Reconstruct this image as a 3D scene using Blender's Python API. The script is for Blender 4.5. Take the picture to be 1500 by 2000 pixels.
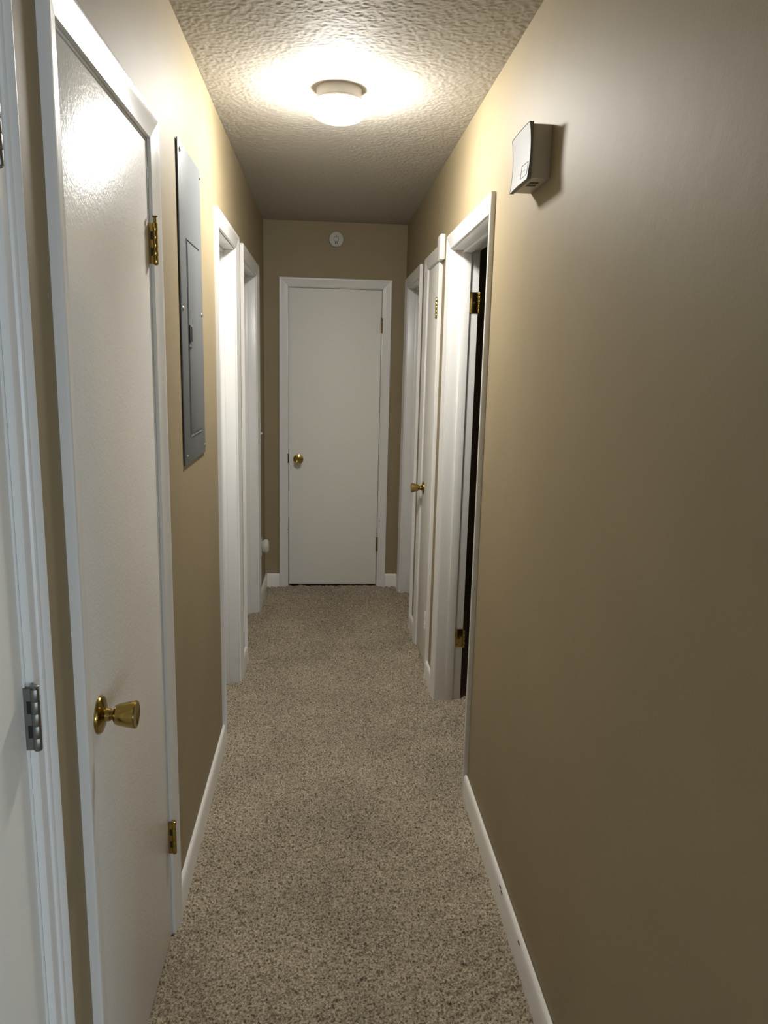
import bpy, bmesh, math, random
import numpy as np
from mathutils import Vector, Matrix

for o in list(bpy.data.objects):
    bpy.data.objects.remove(o, do_unlink=True)
S = bpy.context.scene
C = S.collection

# ------------------------------------------------------------------ camera
CX, CZ = 0.40134, 1.55008
YAW, PITCH, ROLL, FPX = 0.08105, 0.19233, 0.02462, 1486.8
f = Vector((math.sin(YAW)*math.cos(PITCH), math.cos(YAW)*math.cos(PITCH), -math.sin(PITCH)))
r = Vector((math.cos(YAW), -math.sin(YAW), 0)); u = r.cross(f)
r2 = r*math.cos(ROLL)+u*math.sin(ROLL); u2 = -r*math.sin(ROLL)+u*math.cos(ROLL)
cam = bpy.data.cameras.new('camera'); camo = bpy.data.objects.new('camera', cam); C.objects.link(camo)
m = Matrix((r2, u2, -f)).transposed().to_4x4(); m.translation = Vector((CX, 0, CZ))
camo.matrix_world = m
cam.sensor_fit = 'VERTICAL'; cam.sensor_height = 36.0; cam.sensor_width = 27.0
cam.lens = 36.0*FPX/2000.0; cam.clip_start = 0.02
S.camera = camo

# ------------------------------------------------------------------ world, daylight, exposure
w = bpy.data.worlds.new('world'); S.world = w; w.use_nodes = True
w.node_tree.nodes['Background'].inputs[0].default_value = (0.55, 0.7, 1, 1)
w.node_tree.nodes['Background'].inputs[1].default_value = 0.02
def daylight(loc, rotz, sx, sy, energy):      # skylight entering through a living room window
    al = bpy.data.lights.new('window_daylight', 'AREA'); al.shape = 'RECTANGLE'; al.size = sx; al.size_y = sy
    al.energy = energy; al.color = (0.72, 0.86, 1.0)
    o = bpy.data.objects.new('window_daylight', al); C.objects.link(o)
    o.location = loc; o.rotation_euler = (math.radians(90), 0, rotz)
DAY_A, DAY_B = 58.0, 46.0
daylight((2.0, -4.13, 1.03), 0.0, 1.5, 1.25, DAY_A)
daylight((3.23, -1.6, 1.03), math.radians(90), 1.3, 1.25, DAY_B)
LAMP = 252.0
S.view_settings.view_transform = 'Standard'; S.view_settings.look = 'None'
S.view_settings.gamma = 1.0; S.view_settings.use_curve_mapping = False
S.view_settings.exposure = 0.0

# ------------------------------------------------------------------ measures
W, D, H, T = 0.9327, 5.19, 2.44, 0.12
HZ = 2.027          # underside of door head jambs
JB = 0.018          # jamb board
CW = 0.057          # casing width
REV = 0.005

# ------------------------------------------------------------------ materials
def mat(name, col, rough=0.5, metal=0.0, bump=None, col2=None, cscale=20, spec=0.5, emit=None, stretch=(1,1,1), coat=0.0):
    M = bpy.data.materials.new(name); M.use_nodes = True
    nt = M.node_tree; b = nt.nodes['Principled BSDF']
    b.inputs['Base Color'].default_value = (*col, 1); b.inputs['Roughness'].default_value = rough
    b.inputs['Metallic'].default_value = metal; b.inputs['Specular IOR Level'].default_value = spec
    if coat: b.inputs['Coat Weight'].default_value = coat; b.inputs['Coat Roughness'].default_value = 0.15
    if emit:
        b.inputs['Emission Color'].default_value = (*emit[0], 1); b.inputs['Emission Strength'].default_value = emit[1]
    tc = nt.nodes.new('ShaderNodeTexCoord'); mp = nt.nodes.new('ShaderNodeMapping')
    mp.inputs['Scale'].default_value = stretch
    nt.links.new(tc.outputs['Object'], mp.inputs['Vector'])
    if col2:
        n = nt.nodes.new('ShaderNodeTexNoise'); n.inputs['Scale'].default_value = cscale; n.inputs['Detail'].default_value = 4
        nt.links.new(mp.outputs[0], n.inputs['Vector'])
        rp = nt.nodes.new('ShaderNodeValToRGB')
        rp.color_ramp.elements[0].position = 0.35; rp.color_ramp.elements[0].color = (*col, 1)
        rp.color_ramp.elements[1].position = 0.65; rp.color_ramp.elements[1].color = (*col2, 1)
        nt.links.new(n.outputs['Fac'], rp.inputs[0]); nt.links.new(rp.outputs[0], b.inputs['Base Color'])
    prev = None
    for (sc, st, di) in (bump or []):
        n = nt.nodes.new('ShaderNodeTexNoise'); n.inputs['Scale'].default_value = sc; n.inputs['Detail'].default_value = 3
        nt.links.new(mp.outputs[0], n.inputs['Vector'])
        bp = nt.nodes.new('ShaderNodeBump'); bp.inputs['Strength'].default_value = st; bp.inputs['Distance'].default_value = di
        nt.links.new(n.outputs['Fac'], bp.inputs['Height'])
        if prev: nt.links.new(prev.outputs[0], bp.inputs['Normal'])
        prev = bp
    if prev: nt.links.new(prev.outputs[0], b.inputs['Normal'])
    return M

M = {}
M['wall'] = mat('tan_wall_paint', (0.300, 0.240, 0.143), 0.60, bump=[(150, 0.10, 0.002), (9, 0.12, 0.01)], col2=(0.320, 0.256, 0.153), cscale=3, spec=0.3)
M['ceil'] = mat('sprayed_ceiling_paint', (0.46, 0.425, 0.365), 0.7, spec=0.2)
M['trim'] = mat('white_gloss_trim_paint', (0.77, 0.76, 0.735), 0.30, bump=[(90, 0.10, 0.001)], stretch=(6, 6, 0.6))
M['door'] = mat('white_satin_door_paint', (0.89, 0.87, 0.82), 0.27, bump=[(45, 0.30, 0.002), (170, 0.35, 0.0016)])
M['door_matte'] = mat('white_eggshell_door_paint', (0.86, 0.85, 0.80), 0.55, bump=[(110, 0.10, 0.002)])
M['base'] = mat('white_baseboard_paint', (0.88, 0.86, 0.82), 0.35, bump=[(40, 0.08, 0.001)])
M['brass'] = mat('polished_brass', (0.40, 0.29, 0.085), 0.18, 1.0, bump=[(60, 0.05, 0.0006)])
M['brass_dark'] = mat('darker_brass', (0.22, 0.14, 0.045), 0.38, 1.0)  # darker, rougher brass for small fittings
M['steel'] = mat('brushed_nickel', (0.24, 0.24, 0.225), 0.40, 1.0)
M['dark'] = mat('dark_plate_metal', (0.05, 0.05, 0.045), 0.5, 0.6)
M['panel'] = mat('grey_enamel_panel', (0.165, 0.174, 0.178), 0.5, 0.0, spec=0.12, bump=[(300, 0.03, 0.0005)])
M['panel_dark'] = mat('black_recess', (0.012, 0.012, 0.012), 0.6)
M['screw'] = mat('zinc_screw', (0.62, 0.62, 0.60), 0.25, 1.0)
M['dimmed'] = mat('aged_detector_plastic', (0.50, 0.48, 0.43), 0.5)  # white plastic, darkened in colour for the dim light at the end wall
M['plastic'] = mat('white_plastic', (0.66, 0.64, 0.59), 0.4)
M['chime'] = mat('beige_chime_housing', (0.56, 0.51, 0.42), 0.5)
M['chimef'] = mat('pale_chime_front', (0.215, 0.206, 0.184), 0.6, bump=[(250, 0.15, 0.0008)])
M['chimed'] = mat('brown_line', (0.10, 0.085, 0.06), 0.6)
M['black'] = mat('black_slot', (0.006, 0.006, 0.008), 0.6)
M['mark'] = mat('dark_scuff', (0.06, 0.05, 0.04), 0.8)
M['nick'] = mat('grey_print', (0.10, 0.10, 0.09), 0.6)
M['glow'] = mat('opal_lit_glass', (0.9, 0.9, 0.9), 0.25, emit=((1.0, 0.98, 0.935), LAMP))
M['pan'] = mat('white_enamel_pan', (0.55, 0.53, 0.49), 0.5)
M['pane'] = mat('window_glass', (0.55, 0.62, 0.68), 0.05)
M['sub'] = mat('room_floor', (0.17, 0.14, 0.105), 0.95)
# carpet
def carpet():
    X = bpy.data.materials.new('speckled_taupe_carpet'); X.use_nodes = True
    nt = X.node_tree; b = nt.nodes['Principled BSDF']; b.inputs['Roughness'].default_value = 1.0
    b.inputs['Specular IOR Level'].default_value = 0.05
    b.inputs['Sheen Weight'].default_value = 0.15; b.inputs['Sheen Roughness'].default_value = 0.6
    tc = nt.nodes.new('ShaderNodeTexCoord')
    n = nt.nodes.new('ShaderNodeTexNoise'); n.inputs['Scale'].default_value = 170; n.inputs['Detail'].default_value = 3
    n.inputs['Roughness'].default_value = 0.7
    n2 = nt.nodes.new('ShaderNodeTexNoise'); n2.inputs['Scale'].default_value = 3.2; n2.inputs['Detail'].default_value = 4
    nt.links.new(tc.outputs['Object'], n.inputs['Vector']); nt.links.new(tc.outputs['Object'], n2.inputs['Vector'])
    rp = nt.nodes.new('ShaderNodeValToRGB'); e = rp.color_ramp.elements
    e[0].position = 0.34; e[0].color = (0.055, 0.041, 0.026, 1)
    e[1].position = 0.66; e[1].color = (0.62, 0.53, 0.41, 1)
    k = e.new(0.48); k.color = (0.31, 0.258, 0.187, 1)
    nt.links.new(n.outputs['Fac'], rp.inputs[0])
    r2_ = nt.nodes.new('ShaderNodeValToRGB'); e = r2_.color_ramp.elements
    e[0].position = 0.3; e[0].color = (0.80, 0.80, 0.80, 1); e[1].position = 0.7; e[1].color = (1.1, 1.09, 1.06, 1)
    nt.links.new(n2.outputs['Fac'], r2_.inputs[0])
    mx = nt.nodes.new('ShaderNodeMix'); mx.data_type = 'RGBA'; mx.blend_type = 'MULTIPLY'; mx.inputs[0].default_value = 1
    nt.links.new(rp.outputs[0], mx.inputs[6]); nt.links.new(r2_.outputs[0], mx.inputs[7])
    nt.links.new(mx.outputs[2], b.inputs['Base Color'])
    return X
M['carpet'] = carpet()

# ------------------------------------------------------------------ helpers
def finish(name, bm, material, parent=None, smooth=None):
    bmesh.ops.recalc_face_normals(bm, faces=bm.faces)
    me = bpy.data.meshes.new(name)
    if parent is not None:
        bmesh.ops.translate(bm, verts=bm.verts, vec=-Vector(parent.matrix_basis.translation) - (Vector(parent.parent.matrix_basis.translation) if parent.parent else Vector()))
    bm.to_mesh(me); bm.free()
    if smooth is not None:
        me.polygons.foreach_set('use_smooth', [True]*len(me.polygons))
        me.set_sharp_from_angle(angle=math.radians(smooth))
    me.materials.append(material)
    o = bpy.data.objects.new(name, me); C.objects.link(o)
    if parent is not None: o.parent = parent
    return o
def tag(o, label=None, cat=None, group=None, kind=None):
    if label: o['label'] = label
    if cat: o['category'] = cat
    if group: o['group'] = group
    if kind: o['kind'] = kind
    return o
def empty(name, loc, label, cat, kind=None, group=None):
    o = bpy.data.objects.new(name, None); C.objects.link(o); o.location = loc; o.empty_display_size = 0.05
    return tag(o, label, cat, group, kind)
def box(bm, a, b, bev=0.0, seg=2):
    a, b = Vector(a), Vector(b)
    g = bmesh.ops.create_cube(bm, size=1.0)
    vs = g['verts']
    for v in vs:
        v.co = Vector([min(a[i], b[i]) + (v.co[i]+0.5)*abs(b[i]-a[i]) for i in range(3)])
    if bev > 0:
        es = list({e for v in vs for e in v.link_edges})
        bmesh.ops.bevel(bm, geom=es, offset=bev, segments=seg, affect='EDGES', profile=0.5, clamp_overlap=True)
def boxo(name, a, b, material, parent, bev=0.0, smooth=None):
    bm = bmesh.new(); box(bm, a, b, bev)
    return finish(name, bm, material, parent, 40 if bev and smooth is None else smooth)
def lathe(bm, prof, org, axis, n=32, flat=(1, 1)):
    """prof: (distance along axis, radius)"""
    axis = Vector(axis).normalized()
    t = Vector((0, 0, 1)) if abs(axis.z) < 0.9 else Vector((1, 0, 0))
    e1 = axis.cross(t).normalized(); e2 = axis.cross(e1)
    org = Vector(org); rings = []
    for (d, rr) in prof:
        if rr < 1e-6: rings.append([bm.verts.new(org+axis*d)])
        else: rings.append([bm.verts.new(org+axis*d+(e1*math.cos(2*math.pi*i/n)*flat[0]+e2*math.sin(2*math.pi*i/n)*flat[1])*rr) for i in range(n)])
    for A, B in zip(rings, rings[1:]):
        for i in range(n):
            j = (i+1) % n
            if len(A) == 1 and len(B) == 1: continue
            if len(A) == 1: bm.faces.new((A[0], B[i], B[j]))
            elif len(B) == 1: bm.faces.new((A[i], A[j], B[0]))
            else: bm.faces.new((A[i], A[j], B[j], B[i]))
    if len(rings[0]) > 1: bm.faces.new(rings[0])
    if len(rings[-1]) > 1: bm.faces.new(rings[-1])
def latheo(name, prof, org, axis, material, parent, n=32, smooth=35, flat=(1, 1)):
    bm = bmesh.new(); lathe(bm, prof, org, axis, n, flat)
    return finish(name, bm, material, parent, smooth)
def loft(bm, A, B):
    """two closed loops of points -> prism"""
    va = [bm.verts.new(p) for p in A]; vb = [bm.verts.new(p) for p in B]
    n = len(A)
    for i in range(n): bm.faces.new((va[i], va[(i+1) % n], vb[(i+1) % n], vb[i]))
    bm.faces.new(va); bm.faces.new(vb)

# wall frames: (u along wall, v up, w out of the wall into the hall) -> world
F = {'left': lambda u, v, w: (w, u, v),
     'right': lambda u, v, w: (W-w, u, v),
     'back': lambda u, v, w: (u, D-w, v)}

# ------------------------------------------------------------------ shell
# door openings: name -> side, u0, u1 (clear between jambs), flush (opens into hall)
DOORS = [
 dict(k='near', side='left', u0=0.238, u1=1.000, flush=True),
 dict(k='closet', side='left', u0=1.257, u1=1.862, flush=True),
 dict(k='second', side='left', u0=2.977, u1=3.545, flush=False),
 dict(k='third', side='left', u0=3.845, u1=4.605, flush=False),
 dict(k='end', side='back', u0=0.162, u1=0.778, flush=True),
 dict(k='open', side='right', u0=2.562, u1=3.325, flush=False),
 dict(k='linen', side='right', u0=3.640, u1=4.050, flush=True),
 dict(k='corner', side='right', u0=4.372, u1=5.035, flush=False),
]
def wall(name, side, ua, ub, label, vb=H):
    bm = bmesh.new(); fr = F[side]
    ops = sorted([(d['u0']-JB, d['u1']+JB) for d in DOORS if d['side'] == side])
    x = ua
    for (a, b) in ops:
        box(bm, fr(x, -0.02, 0), fr(a, vb, -T)); box(bm, fr(a, HZ+JB, 0), fr(b, vb, -T)); x = b
    box(bm, fr(x, -0.02, 0), fr(ub, vb, -T))
    o = finish(name, bm, M['wall']); return tag(o, label, 'wall', kind='structure')
wall('wall_left', 'left', -1.0, D+T, 'tan painted left hallway wall holding the grey breaker panel')
wall('wall_right', 'right', 0.45, D+T, 'tan painted right hallway wall carrying the chime box')
wall('wall_back', 'back', 0.0, W, 'tan painted wall across the far end of the hallway')

def gauss_noise(nx, ny, sx, sy, seed):
    rng = np.random.default_rng(seed); a = rng.standard_normal((nx, ny))
    kx = np.fft.fftfreq(nx)[:, None]; ky = np.fft.fftfreq(ny)[None, :]
    g = np.exp(-2*np.pi**2*((kx*sx)**2+(ky*sy)**2))
    b = np.fft.ifft2(np.fft.fft2(a)*g).real
    return b/b.std()
def grid_mesh(name, xs, ys, Z, material, parent=None, flip=False):
    nx, ny = len(xs), len(ys)
    X, Y = np.meshgrid(xs, ys, indexing='ij')
    co = np.stack([X, Y, Z], -1).reshape(-1, 3).astype(np.float32)
    i = np.arange(nx-1)[:, None]*ny+np.arange(ny-1)[None, :]
    q = np.stack([i, i+ny, i+ny+1, i+1], -1).reshape(-1, 4)
    if flip: q = q[:, ::-1]
    me = bpy.data.meshes.new(name)
    me.vertices.add(len(co)); me.vertices.foreach_set('co', co.ravel())
    me.loops.add(q.size); me.loops.foreach_set('vertex_index', np.ascontiguousarray(q).ravel().astype(np.int32))
    me.polygons.add(len(q)); me.polygons.foreach_set('loop_start', (np.arange(len(q))*4).astype(np.int32))
    me.polygons.foreach_set('use_smooth', np.ones(len(q), dtype=bool))
    me.update(calc_edges=True); me.validate()
    me.materials.append(material)
    o = bpy.data.objects.new(name, me); C.objects.link(o)
    if parent: o.parent = parent
    return o

# floor: slab plus a carpet pile that is real relief
bm = bmesh.new(); box(bm, (-0.4, -4.4, -0.12), (3.6, D+0.6, -0.008))
floor = tag(finish('floor', bm, M['sub']), 'speckled taupe carpet covering the hallway floor', 'floor', kind='structure')
p = 0.0038
xs = np.arange(-0.15, W+0.16, p); ys = np.arange(1.0, D+0.02, p)
nx, ny = len(xs), len(ys)
z = 0.0026*gauss_noise(nx, ny, 1.0, 0.75, 3)+0.0013*gauss_noise(nx, ny, 2.4, 1.5, 4)+0.0010*gauss_noise(nx, ny, 30, 40, 5)
pile = grid_mesh('carpet_pile', xs, ys, np.clip(z-0.001, -0.0075, 0.006), M['carpet'], floor)
tag(pile, kind='stuff')
xs2 = np.array([0.0, 3.3]); ys2 = np.array([-4.2, 1.0])
rest = grid_mesh('carpet_strip', xs2, ys2, np.zeros((2, 2))-0.001, M['carpet'], floor)
# carpet of the room past the open door
rest2 = grid_mesh('carpet_strip', np.array([W+0.155, 2.9]), np.array([1.6, D+0.2]), np.zeros((2, 2))-0.002, M['carpet'], floor)

bm = bmesh.new(); box(bm, (-0.4, -4.4, H+0.006), (3.6, D+0.6, H+0.12))
ceil = tag(finish('ceiling', bm, M['ceil']), 'off-white spray textured ceiling above the hallway', 'ceiling', kind='structure')
p = 0.0034
xs = np.arange(-0.004, W+0.006, p); ys = np.arange(1.5, D+0.006, p); nx, ny = len(xs), len(ys)
a = gauss_noise(nx, ny, 0.72, 0.72, 11)*0.85+gauss_noise(nx, ny, 1.3, 1.3, 12)*0.5
z = H+0.001-0.00058*np.clip(a*0.9+0.35, -0.6, 1.5)
tex = grid_mesh('ceiling_texture', xs, ys, z, M['ceil'], ceil, flip=True); tag(tex, kind='stuff')
grid_mesh('ceiling_strip', np.array([-0.004, 3.3]), np.array([-4.2, 1.5]), np.zeros((2, 2))+H, M['ceil'], ceil, flip=True)

# rooms: living room behind the viewer with its window, dark bedroom past the open door
bm = bmesh.new()
box(bm, (-0.3, -4.4, -0.02), (1.2, -4.2, H)); box(bm, (2.8, -4.4, -0.02), (3.5, -4.2, H))
box(bm, (1.2, -4.4, -0.02), (2.8, -4.2, 0.35)); box(bm, (1.2, -4.4, 1.72), (2.8, -4.2, H))
tag(finish('wall_front', bm, M['wall']), 'tan living room wall with a window behind the viewer', 'wall', kind='structure')
bm = bmesh.new()
box(bm, (3.3, -4.2, -0.02), (3.5, -2.3, H)); box(bm, (3.3, -0.9, -0.02), (3.5, 0.6, H))
box(bm, (3.3, -2.3, -0.02), (3.5, -0.9, 0.35)); box(bm, (3.3, -2.3, 1.72), (3.5, -0.9, H))
tag(finish('wall_living_right', bm, M['wall']), 'tan living room wall with a side window, right of the viewer', 'wall', kind='structure')
bm = bmesh.new(); box(bm, (W+T, 0.45, -0.02), (3.3, 0.57, H))
tag(finish('wall_living_back', bm, M['wall']), 'tan living room wall meeting the right hallway wall', 'wall', kind='structure')
bm = bmesh.new(); box(bm, (-0.3, -4.2, -0.02), (-T, -1.0, H)); box(bm, (-T, -4.2, -0.02), (0.0, -1.0, H))
tag(finish('wall_living_left', bm, M['wall']), 'tan left wall of the living room behind the viewer', 'wall', kind='structure')
bm = bmesh.new(); box(bm, (W, -4.2, 2.03), (W+T, 0.45, H))  # unseen beam added to keep window light off the upper hallway
tag(finish('wall_shade_beam', bm, M['wall']), 'unseen tan header over the hallway opening, added to hold back daylight above', 'wall', kind='structure')
def window(n, fr2, label, org, wid):
    win = empty('window_%d' % n, org, label, 'window', 'structure'); h = wid/2
    for (a, b) in [((-h, .35), (-h+.05, 1.72)), ((h-.05, .35), (h, 1.72)), ((-h+.05, .35), (h-.05, .40)), ((-h+.05, 1.67), (h-.05, 1.72)), ((-.025, .40), (.025, 1.67))]:
        boxo('window_frame', fr2(a[0], a[1], -.03), fr2(b[0], b[1], .03), M['trim'], win)
    for a, b in [(-h+.05, -.025), (.025, h-.05)]:
        boxo('pane', fr2(a, .40, -.003), fr2(b, 1.67, .003), M['pane'], win)
window(1, lambda u, v, w: (2.0+u, -4.3+w, v), 'living room window behind the viewer', (2.0, -4.3, 0.35), 1.6)
window(2, lambda u, v, w: (3.4+w, -1.6+u, v), 'living room side window, right of the viewer', (3.4, -1.6, 0.35), 1.4)
bm = bmesh.new(); box(bm, (2.9, 1.5, -0.02), (3.0, D+0.3, H)); box(bm, (W+T, 1.5, -0.02), (2.9, 1.6, H)); box(bm, (W+T, D+0.2, -0.02), (2.9, D+0.3, H))
tag(finish('wall_bedroom', bm, M['wall']), 'unlit bedroom walls past the open door on the right', 'wall', kind='structure')

# ------------------------------------------------------------------ door frames and doors
PROF = [(0, 0), (0, .006), (.0015, .0078), (.012, .0092), (.025, .0115), (.038, .0146), (.046, .0168), (.051, .0176), (.0545, .0168), (.0565, .0145), (.057, .011), (.057, 0)]
PROF_B = [(0, 0), (0, .007), (.003, .0092), (.022, .0105), (.0245, .0135), (.028, .0148), (.0315, .0135), (.033, .0115), (.039, .0125), (.044, .0165), (.050, .0188), (.0545, .0178), (.057, .0145), (.057, 0)]
LAB = {
 'near': 'white door frame around the nearest left door with nickel hinges',
 'closet': 'white door frame around the left door with a brass knob beside the grey panel',
 'second': 'white door frame just beyond the grey electrical panel',
 'third': 'white door frame farthest along the left wall',
 'end': 'white door frame on the wall closing the hallway',
 'open': 'white frame of the open right doorway with two brass hinge leaves',
 'linen': 'white narrow door frame with a corner block, next to the open doorway on the right',
 'corner': 'white door frame farthest along the right wall, against the end wall'}
FRAMES = {}
for i, d in enumerate(DOORS):
    fr = F[d['side']]; u0, u1 = d['u0'], d['u1']
    P = PROF_B if d['k'] == 'near' else PROF
    fe = empty('trim_%d' % (i+1), fr((u0+u1)/2, 0, 0), LAB[d['k']], 'door frame', 'structure')
    FRAMES[d['k']] = fe
    ci0, ci1, ch = u0-REV, u1+REV, HZ+REV
    for s, uu in ((-1, ci0), (1, ci1)):
        bm = bmesh.new()
        loft(bm, [fr(uu+s*a, -0.004, t) for a, t in P], [fr(uu+s*a, ch+a, t) for a, t in P])
        finish('side_casing', bm, M['trim'], fe, 28)
    bm = bmesh.new()
    loft(bm, [fr(ci0-a, ch+a, t) for a, t in P], [fr(ci1+a, ch+a, t) for a, t in P])
    finish('head_casing', bm, M['trim'], fe, 28)
    for a, b in ((u0-JB, u0), (u1, u1+JB)):
        boxo('jamb', fr(a, -0.008, -0.0005), fr(b, HZ, -T), M['trim'], fe, 0.001)
    boxo('head_jamb', fr(u0-JB, HZ, -0.0005), fr(u1+JB, HZ+JB, -T), M['trim'], fe, 0.001)
    w0, w1 = (-0.038, -0.073) if d['flush'] else (-0.047, -0.082)
    for a, b in ((u0, u0+0.011), (u1-0.011, u1)):
        boxo('stop', fr(a, -0.006, w0), fr(b, HZ-0.011, w1), M['trim'], fe, 0.0015)
    boxo('head_stop', fr(u0, HZ-0.011, w0), fr(u1, HZ, w1), M['trim'], fe, 0.0015)

def door_thing(n, k, label, slab_bottom=0.006):
    d = [x for x in DOORS if x['k'] == k][0]; fr = F[d['side']]
    e = empty('door_%d' % n, fr((d['u0']+d['u1'])/2, 0, 0), label, 'door', 'structure')
    g = 0.0032
    wa, wb = (-0.001, -0.036) if d['flush'] else (-0.0835, -0.1185)
    if k != 'open':
        boxo('slab', fr(d['u0']+g, slab_bottom, wa), fr(d['u1']-g, HZ-g, wb), M['door'] if k == 'closet' else M['door_matte'], e, 0.0015)
    return e, d, fr

def hinge(parent, fr, uc, z0, dirn, material, pin=False, h=0.089, lw=0.007):
    """knuckled butt hinge; barrel proud of the face, a leaf sliver runs back into the gap. dirn: side of the gap the door is on"""
    wb = 0.0115; rr = 0.0058
    bm = bmesh.new()
    box(bm, fr(uc+dirn*0.0005, z0, -0.006), fr(uc+dirn*0.0025, z0+h, wb), 0)
    box(bm, fr(uc-dirn*0.0025, z0, -0.006), fr(uc-dirn*0.0005, z0+h, wb-0.003), 0)
    hg = finish('hinge', bm, material, parent)
    n = 5; hh = h/n
    for i in range(n):
        latheo('knuckle', [(0.0001, rr*0.96), (0.0005, rr), (hh-0.0005, rr), (hh-0.0001, rr*0.96)], fr(uc, z0+i*hh, wb+0.002), (0, 0, 1), material, hg, 16)
        if i % 2 == 1:
            boxo('knuckle_gap', fr(uc+dirn*0.0026, z0+i*hh, 0.003), fr(uc+dirn*0.0031, z0+(i+1)*hh, wb-0.0035), M['black'], hg)
    tip = 0.013 if pin else 0.001
    latheo('pin', [(-0.003, 0.002), (-0.0015, 0.0045), (0, 0.0045), (0.0005, 0.0036), (h-0.001, 0.0036), (h+tip, 0.0036), (h+tip+0.001, 0.0058), (h+tip+0.003, 0.0062), (h+tip+0.004, 0.004)],
           fr(uc, z0, wb+0.002), (0, 0, 1), M['brass_dark'] if pin else material, hg, 16)
    return hg

def knob(parent, org, axis, material):
    k_ = empty('door_knob', (0, 0, 0), None, None); k_.parent = parent
    for key in ('label', 'category'):
        if key in k_: del k_[key]
    org = Vector(org); k_.location = org-Vector(parent.location)
    class P: pass
    latheo('rosette', [(0, 0.0345), (0.003, 0.0345), (0.006, 0.0325), (0.0085, 0.026), (0.010, 0.017), (0.013, 0.0125), (0.020, 0.0115)], org, axis, material, k_, 40)
    latheo('neck', [(0.017, 0.0095), (0.030, 0.0095)], org, axis, M['brass_dark'], k_, 24)
    latheo('grip', [(0.0272, 0.009), (0.0275, 0.0145), (0.0290, 0.0170), (0.0325, 0.0188), (0.040, 0.0206), (0.052, 0.0232), (0.0615, 0.0250), (0.0650, 0.0253), (0.0668, 0.0242), (0.0664, 0.0215), (0.0645, 0.0150), (0.0638, 0.0)], org, axis, material, k_, 40)
    return k_

# 1 nearest left door
e, d, fr = door_thing(1, 'near', 'nearest left white door cut off by the frame, with a nickel hinge')
for z0 in (0.20, 1.018, 1.770): hinge(e, fr, d['u1']-0.0016, z0, -1, M['steel'])
# 2 left closet door with brass knob
e, d, fr = door_thing(2, 'closet', 'white flush left door with a large brass knob before the grey panel', 0.004)
hinge(e, fr, d['u1']-0.0016, 0.252, -1, M['brass']); hinge(e, fr, d['u1']-0.0016, 1.762, -1, M['brass'], pin=True)
knob(e, fr(d['u0']+0.064, 0.912, -0.001), (1, 0, 0), M['brass'])
boxo('strike_plate', fr(d['u0']-0.004, 0.862, 0.0005), fr(d['u0']+0.004, 0.905, 0.0042), M['dark'], FRAMES['closet'], 0.0008)
# 3, 4 recessed left doors
door_thing(3, 'second', 'closed white door set back in the frame beyond the grey panel')
door_thing(4, 'third', 'closed white door set back in the farthest left frame')
# 5 end door
e, d, fr = door_thing(5, 'end', 'white flush door at the end of the hallway with small brass knob', 0.014)
for z0 in (0.262, 1.752): hinge(e, fr, d['u1']-0.0016, z0, -1, M['brass_dark'])
knob(e, fr(d['u0']+0.066, 0.897, -0.001), (0, -1, 0), M['brass'])
boxo('strike_plate', fr(d['u0']-0.005, 0.872, 0.0005), fr(d['u0']+0.003, 0.935, 0.0045), M['dark'], FRAMES['end'], 0.0008)
for (uu, zz, ww, hh) in [(0.789, 0.470, 0.006, 0.004), (0.157, 0.405, 0.004, 0.007), (0.155, 0.383, 0.003, 0.004)]:
    boxo('paint_chip', fr(uu, zz, 0.006), fr(uu+ww, zz+hh, 0.0092), M['mark'], FRAMES['end'])
# 6 open doorway to the dark room: brass hinge leaves on the far jamb
e = FRAMES['open']; d = [x for x in DOORS if x['k'] == 'open'][0]
for z0 in (0.262, 1.770):
    bm = bmesh.new(); box(bm, (W+0.0835, d['u1']-0.0026, z0), (W+T-0.001, d['u1']+0.0004, z0+0.089), 0.0012)
    hg = finish('hinge', bm, M['brass'], e, 40)
    for i in range(5):
        latheo('knuckle', [(0.0004, .0054), (0.0012, .0058), (0.0166, .0058), (0.0174, .0054)], (W+T+0.005, d['u1']-0.004, z0+i*0.0178), (0, 0, 1), M['brass'], hg, 16)
    for (dx, dz) in [(0.009, 0.014), (0.019, 0.044), (0.009, 0.075)]:
        latheo('screw', [(0, 0.0036), (0.0008, 0.0034), (0.0011, 0.002), (0.0011, 0)], (W+0.0845+dx, d['u1']-0.0026, z0+dz), (0, -1, 0), M['brass_dark'], hg, 12)
# 7 linen closet
e, d, fr = door_thing(6, 'linen', 'narrow white closet door on the right with a brass knob')
hinge(e, fr, d['u0']+0.0016, 0.235, 1, M['trim']); hinge(e, fr, d['u0']+0.0016, 1.765, 1, M['brass'])
knob(e, fr(d['u1']-0.064, 0.905, -0.001), (-1, 0, 0), M['brass'])
boxo('corner_block', fr(3.515, 2.012, 0.0), fr(3.606, 2.122, 0.0245), M['trim'], FRAMES['linen'], 0.006)
# 8 far right
door_thing(7, 'corner', 'closed white door set back in the farthest right frame')

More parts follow.
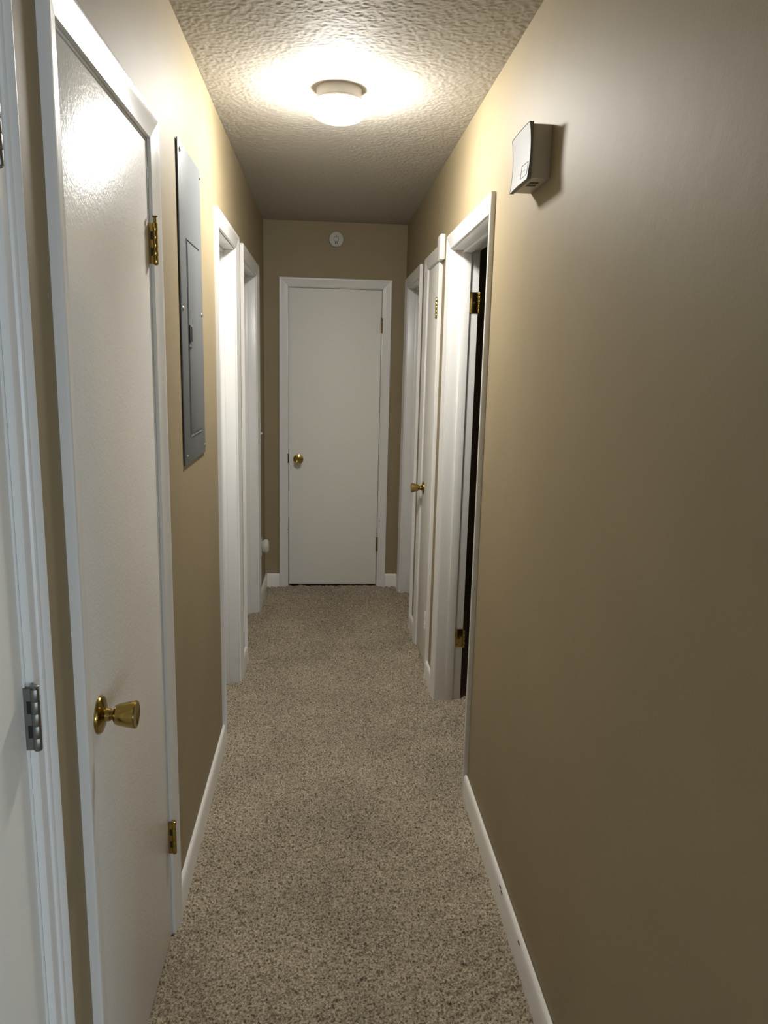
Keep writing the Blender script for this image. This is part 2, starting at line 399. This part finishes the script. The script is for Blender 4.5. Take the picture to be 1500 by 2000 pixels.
# ------------------------------------------------------------------ baseboards
BP = [(0, -0.005), (0, 0.088), (.003, .0925), (.0065, .0925), (.0105, .0895), (.0130, .082), (.0145, .062), (.0145, -0.005)]
def boards(name, side, segs, label):
    fr = F[side]; e = empty(name, fr(segs[0][0], 0, 0), label, 'baseboard', 'structure')
    for (a, b) in segs:
        bm = bmesh.new(); loft(bm, [fr(a, v, t) for t, v in BP], [fr(b, v, t) for t, v in BP])
        finish('board', bm, M['base'], e, 35)
    return e
def out(k): 
    d = [x for x in DOORS if x['k'] == k][0]; return d['u0']-REV-CW, d['u1']+REV+CW
boards('baseboard_left', 'left', [(-1.0, out('near')[0]), (out('near')[1], out('closet')[0]), (out('closet')[1], out('second')[0]), (out('second')[1], out('third')[0]), (out('third')[1], D)], 'white baseboard along the foot of the left wall')
bb = boards('baseboard_right', 'right', [(0.45, out('open')[0]), (out('open')[1], out('linen')[0]), (out('linen')[1], out('corner')[0]), (out('corner')[1], D)], 'white baseboard along the foot of the right wall')
boards('baseboard_back', 'back', [(0.0145, out('end')[0]), (out('end')[1], W-0.0145)], 'white baseboard either side of the end door')
for (yy, zz, l) in [(1.905, 0.079, 0.012), (1.885, 0.074, 0.016), (1.690, 0.078, 0.012)]:
    boxo('scuff', (W-0.0155, yy, zz), (W-0.011, yy+l, zz+0.003), M['mark'], bb)

# ------------------------------------------------------------------ breaker panel
bp = empty('breaker_panel', (0, 2.40, 1.247), 'grey metal electrical panel on the left wall', 'electrical panel')
PY0, PY1, PZ0, PZ1 = 2.208, 2.580, 1.247, 2.128
boxo('cover', (0.0025, PY0, PZ0), (0.0062, PY1, PZ1), M['panel'], bp, 0.0012)
boxo('gap_shade', (-0.001, PY0+0.012, PZ0+0.012), (0.0028, PY1-0.012, PZ1-0.012), M['panel_dark'], bp)  # black box painting the shadow line in the gap behind the cover
dy0, dy1, dz0, dz1 = 2.312, 2.522, 1.332, 1.876
dr = boxo('panel_door', (0.0060, dy0, dz0), (0.0088, dy1, dz1), M['panel'], bp, 0.0012)
for (a, b) in [((0.0058, dy0-0.010, dz0-0.010), (0.0082, dy0-0.007, dz1+0.010)), ((0.0058, dy0-0.007, dz1+0.007), (0.0082, dy1, dz1+0.010)), ((0.0058, dy0-0.007, dz0-0.010), (0.0082, dy1, dz0-0.007))]:
    boxo('door_surround', a, b, M['panel'], bp)
boxo('door_gap', (0.0058, dy0-0.007, dz0-0.007), (0.0064, dy0+0.001, dz1+0.004), M['panel_dark'], bp)
lt = boxo('latch', (0.0064, dy0-0.004, 1.592), (0.0105, dy0+0.040, 1.650), M['panel'], bp, 0.001)
boxo('latch_recess', (0.0062, dy0-0.0055, 1.596), (0.0112, dy0+0.014, 1.647), M['panel_dark'], lt)
boxo('latch_slide', (0.0098, dy0+0.022, 1.600), (0.0116, dy0+0.033, 1.643), M['black'], lt)
boxo('latch_lip', (0.0085, dy0-0.003, 1.584), (0.0135, dy0+0.03, 1.590), M['screw'], lt)
boxo('label_slot', (0.0086, dy0+0.018, 1.668), (0.0091, dy0+0.021, 1.690), M['panel_dark'], dr)
for (yy, zz) in [(2.232, 2.103), (2.560, 2.103), (2.226, 1.688), (2.556, 1.688), (2.240, 1.270), (2.562, 1.270)]:
    latheo('screw', [(0, 0.0065), (0.0015, 0.0065), (0.0035, 0.005), (0.0045, 0.0025), (0.0047, 0)], (0.0060, yy, zz), (1, 0, 0), M['screw'], bp, 16)

# ------------------------------------------------------------------ ceiling light
LX, LY = 0.441, 2.757
cl = empty('ceiling_light', (LX, LY, H), 'round flush ceiling light with a glowing opal drum shade', 'light')
latheo('pan', [(0, 0.0755), (0.030, 0.0745), (0.034, 0.070), (0.034, 0.0)], (LX, LY, H+0.001), (0, 0, -1), M['pan'], cl, 64)
latheo('glow_block_rim', [(0.0325, 0.0765), (0.0335, 0.080), (0.036, 0.0865), (0.0405, 0.0905), (0.0425, 0.0912), (0.0425, 0.0)], (LX, LY, H), (0, 0, -1), M['pan'], cl, 64, 50)  # opaque rim added to cut the lamp's glow on the ceiling
latheo('glass_shade', [(0.0426, 0.0), (0.0426, 0.0906), (0.046, 0.0915), (0.054, 0.0920), (0.066, 0.0905), (0.078, 0.086), (0.087, 0.077), (0.094, 0.060), (0.0985, 0.035), (0.100, 0.0)], (LX, LY, H), (0, 0, -1), M['glow'], cl, 64, 80)

# ------------------------------------------------------------------ smoke detector
sd = empty('smoke_detector', (0.469, D, 2.280), 'white round detector on the wall above the end door', 'smoke detector')
o0 = (0.469, D, 2.331); ax = (0, -1, 0)
latheo('base_plate', [(0, 0.0500), (0.008, 0.0500), (0.010, 0.0485)], o0, ax, M['dimmed'], sd, 48)
latheo('cover', [(0.010, 0.0470), (0.011, 0.0492), (0.022, 0.0480), (0.027, 0.0450), (0.0285, 0.040), (0.0290, 0.020), (0.0290, 0)], o0, ax, M['dimmed'], sd, 48)
latheo('button_groove', [(0.0285, 0.0172), (0.0294, 0.0172), (0.0294, 0)], o0, ax, M['nick'], sd, 32)
latheo('button', [(0.0290, 0.0150), (0.0305, 0.0150), (0.0310, 0.0135), (0.0312, 0)], o0, ax, M['dimmed'], sd, 32)
boxo('indicator', (0.4675, D-0.0298, 2.349), (0.4705, D-0.0285, 2.357), M['nick'], sd)
bm = bmesh.new()      # small arch mark
pts = []
for i in range(9):
    a = math.pi*i/8; pts.append((math.cos(a), math.sin(a)))
zz = 2.306; outer = [(0.469+0.0085*c, zz+0.004+0.0045*s) for c, s in pts]; inner = [(0.469+0.0035*c, zz+0.003+0.0020*s) for c, s in pts]
outer = [(0.469+0.0085, zz-0.006)]+outer+[(0.469-0.0085, zz-0.006)]; inner = [(0.469+0.0035, zz-0.006)]+inner+[(0.469-0.0035, zz-0.006)]
for i in range(len(outer)-1):
    q = [outer[i], outer[i+1], inner[i+1], inner[i]]
    loft(bm, [(x, D-0.0284, v) for x, v in q], [(x, D-0.0296, v) for x, v in q])
finish('arch_mark', bm, M['nick'], sd)

# ------------------------------------------------------------------ chime box
ch = empty('chime_box', (W, 1.985, 1.993), 'beige door chime box with curved front high on the right wall', 'door chime')
cy0, cy1, cz0, cz1, cd = 1.902, 2.070, 1.993, 2.114, 0.047
boxo('housing', (W-cd, cy0, cz0), (W, cy1, cz1), M['chime'], ch, 0.0015)
bm = bmesh.new()
n, mm = 14, 10; ov = 0.0025
def cfront(s, t, back):
    yy = cy0-ov+(cy1-cy0+2*ov)*s; z_ = cz0-ov+(cz1-cz0+2*ov+0.0015)*t
    depth = cd+0.0085-0.0052*(1-(2*t-1)**2)+0.002*(1-(2*s-1)**2)
    return (W-(cd-0.001 if back else depth), yy, z_)
gv = [[bm.verts.new(cfront(i/mm, j/n, False)) for j in range(n+1)] for i in range(mm+1)]
gb = [[bm.verts.new(cfront(i/mm, j/n, True)) for j in range(n+1)] for i in range(mm+1)]
for i in range(mm):
    for j in range(n):
        bm.faces.new((gv[i][j], gv[i+1][j], gv[i+1][j+1], gv[i][j+1])); bm.faces.new((gb[i][j], gb[i][j+1], gb[i+1][j+1], gb[i+1][j]))
for i in range(mm):
    bm.faces.new((gv[i][0], gb[i][0], gb[i+1][0], gv[i+1][0])); bm.faces.new((gv[i][n], gv[i+1][n], gb[i+1][n], gb[i][n]))
for j in range(n):
    bm.faces.new((gv[0][j], gv[0][j+1], gb[0][j+1], gb[0][j])); bm.faces.new((gv[mm][j], gb[mm][j], gb[mm][j+1], gv[mm][j+1]))
cf = finish('front_cover', bm, M['chimef'], ch, 30)
# thin dark edging round the cover
bm = bmesh.new()
def strip(pa):
    for a, b in zip(pa, pa[1:]):
        a, b = Vector(a), Vector(b); lathe(bm, [(0, 0.0008), ((b-a).length, 0.0008)], a, b-a, 6)
strip([cfront(0, j/n, False) for j in range(n+1)]); strip([cfront(1, j/n, False) for j in range(n+1)])
strip([cfront(i/mm, 0, False) for i in range(mm+1)]); strip([cfront(i/mm, 1, False) for i in range(mm+1)])
finish('edging', bm, M['chimed'], cf)
# outlined badge low on the near side
bm = bmesh.new()
def off(s, t):
    x_ = Vector(cfront(s, t, False)); x_.x -= 0.0002; return x_
bs0, bs1, bt0, bt1 = 0.07, 0.38, 0.10, 0.33
def strip2(pa):
    for a, b in zip(pa, pa[1:]): lathe(bm, [(0, 0.0006), ((b-a).length, 0.0006)], a, b-a, 6)
strip2([off(bs0, bt0), off(bs0, (bt0+bt1)/2), off(bs0, bt1), off((bs0+bs1)/2, bt1), off(bs1, bt1), off(bs1, (bt0+bt1)/2), off(bs1, bt0), off((bs0+bs1)/2, bt0), off(bs0, bt0)])
finish('badge_outline', bm, M['chimed'], cf)
bm = bmesh.new(); strip2([off(0.19, 0.215), off(0.27, 0.215)]); finish('badge_print', bm, M['chime'], cf)
for y0 in (1.942, 1.968):
    boxo('sound_slot', (W-0.036, y0, cz0-0.0006), (W-0.014, y0+0.017, cz0+0.002), M['black'], ch)

# ------------------------------------------------------------------ plug-in and switch on the left wall near the end
op = empty('wall_outlet', (0, 4.86, 0.30), 'white outlet plate low on the left wall, behind the plug-in unit', 'outlet')
boxo('cover_plate', (-0.0005, 4.825, 0.305), (0.0055, 4.895, 0.419), M['plastic'], op, 0.002)
for zz in (0.342, 0.382):
    latheo('receptacle', [(0.005, 0.0165), (0.0068, 0.0165), (0.0070, 0.015), (0.0070, 0)], (0, 4.86, zz), (1, 0, 0), M['plastic'], op, 24)
pl = empty('plug_in_unit', (0.007, 4.86, 0.318), 'small rounded white plug-in unit low on the left wall', 'plug-in')
latheo('body', [(0.0, 0.030), (0.004, 0.036), (0.012, 0.043), (0.022, 0.047), (0.031, 0.046), (0.038, 0.040), (0.043, 0.028), (0.045, 0.0)], (0.0072, 4.86, 0.366), (1, 0, 0), M['plastic'], pl, 32, 60, flat=(0.72, 1.02))
latheo('prong_base', [(-0.001, 0.014), (0.003, 0.014)], (0.0072, 4.86, 0.366), (1, 0, 0), M['plastic'], pl, 20)
sw = empty('light_switch', (0, 4.82, 1.05), 'white toggle light switch beyond the farthest left frame', 'light switch')
boxo('cover_plate', (-0.0005, 4.785, 1.05), (0.0055, 4.855, 1.164), M['plastic'], sw, 0.002)
bm = bmesh.new(); box(bm, (0.005, 4.815, 1.098), (0.0175, 4.825, 1.110), 0.002); 
finish('toggle', bm, M['plastic'], sw, 40)
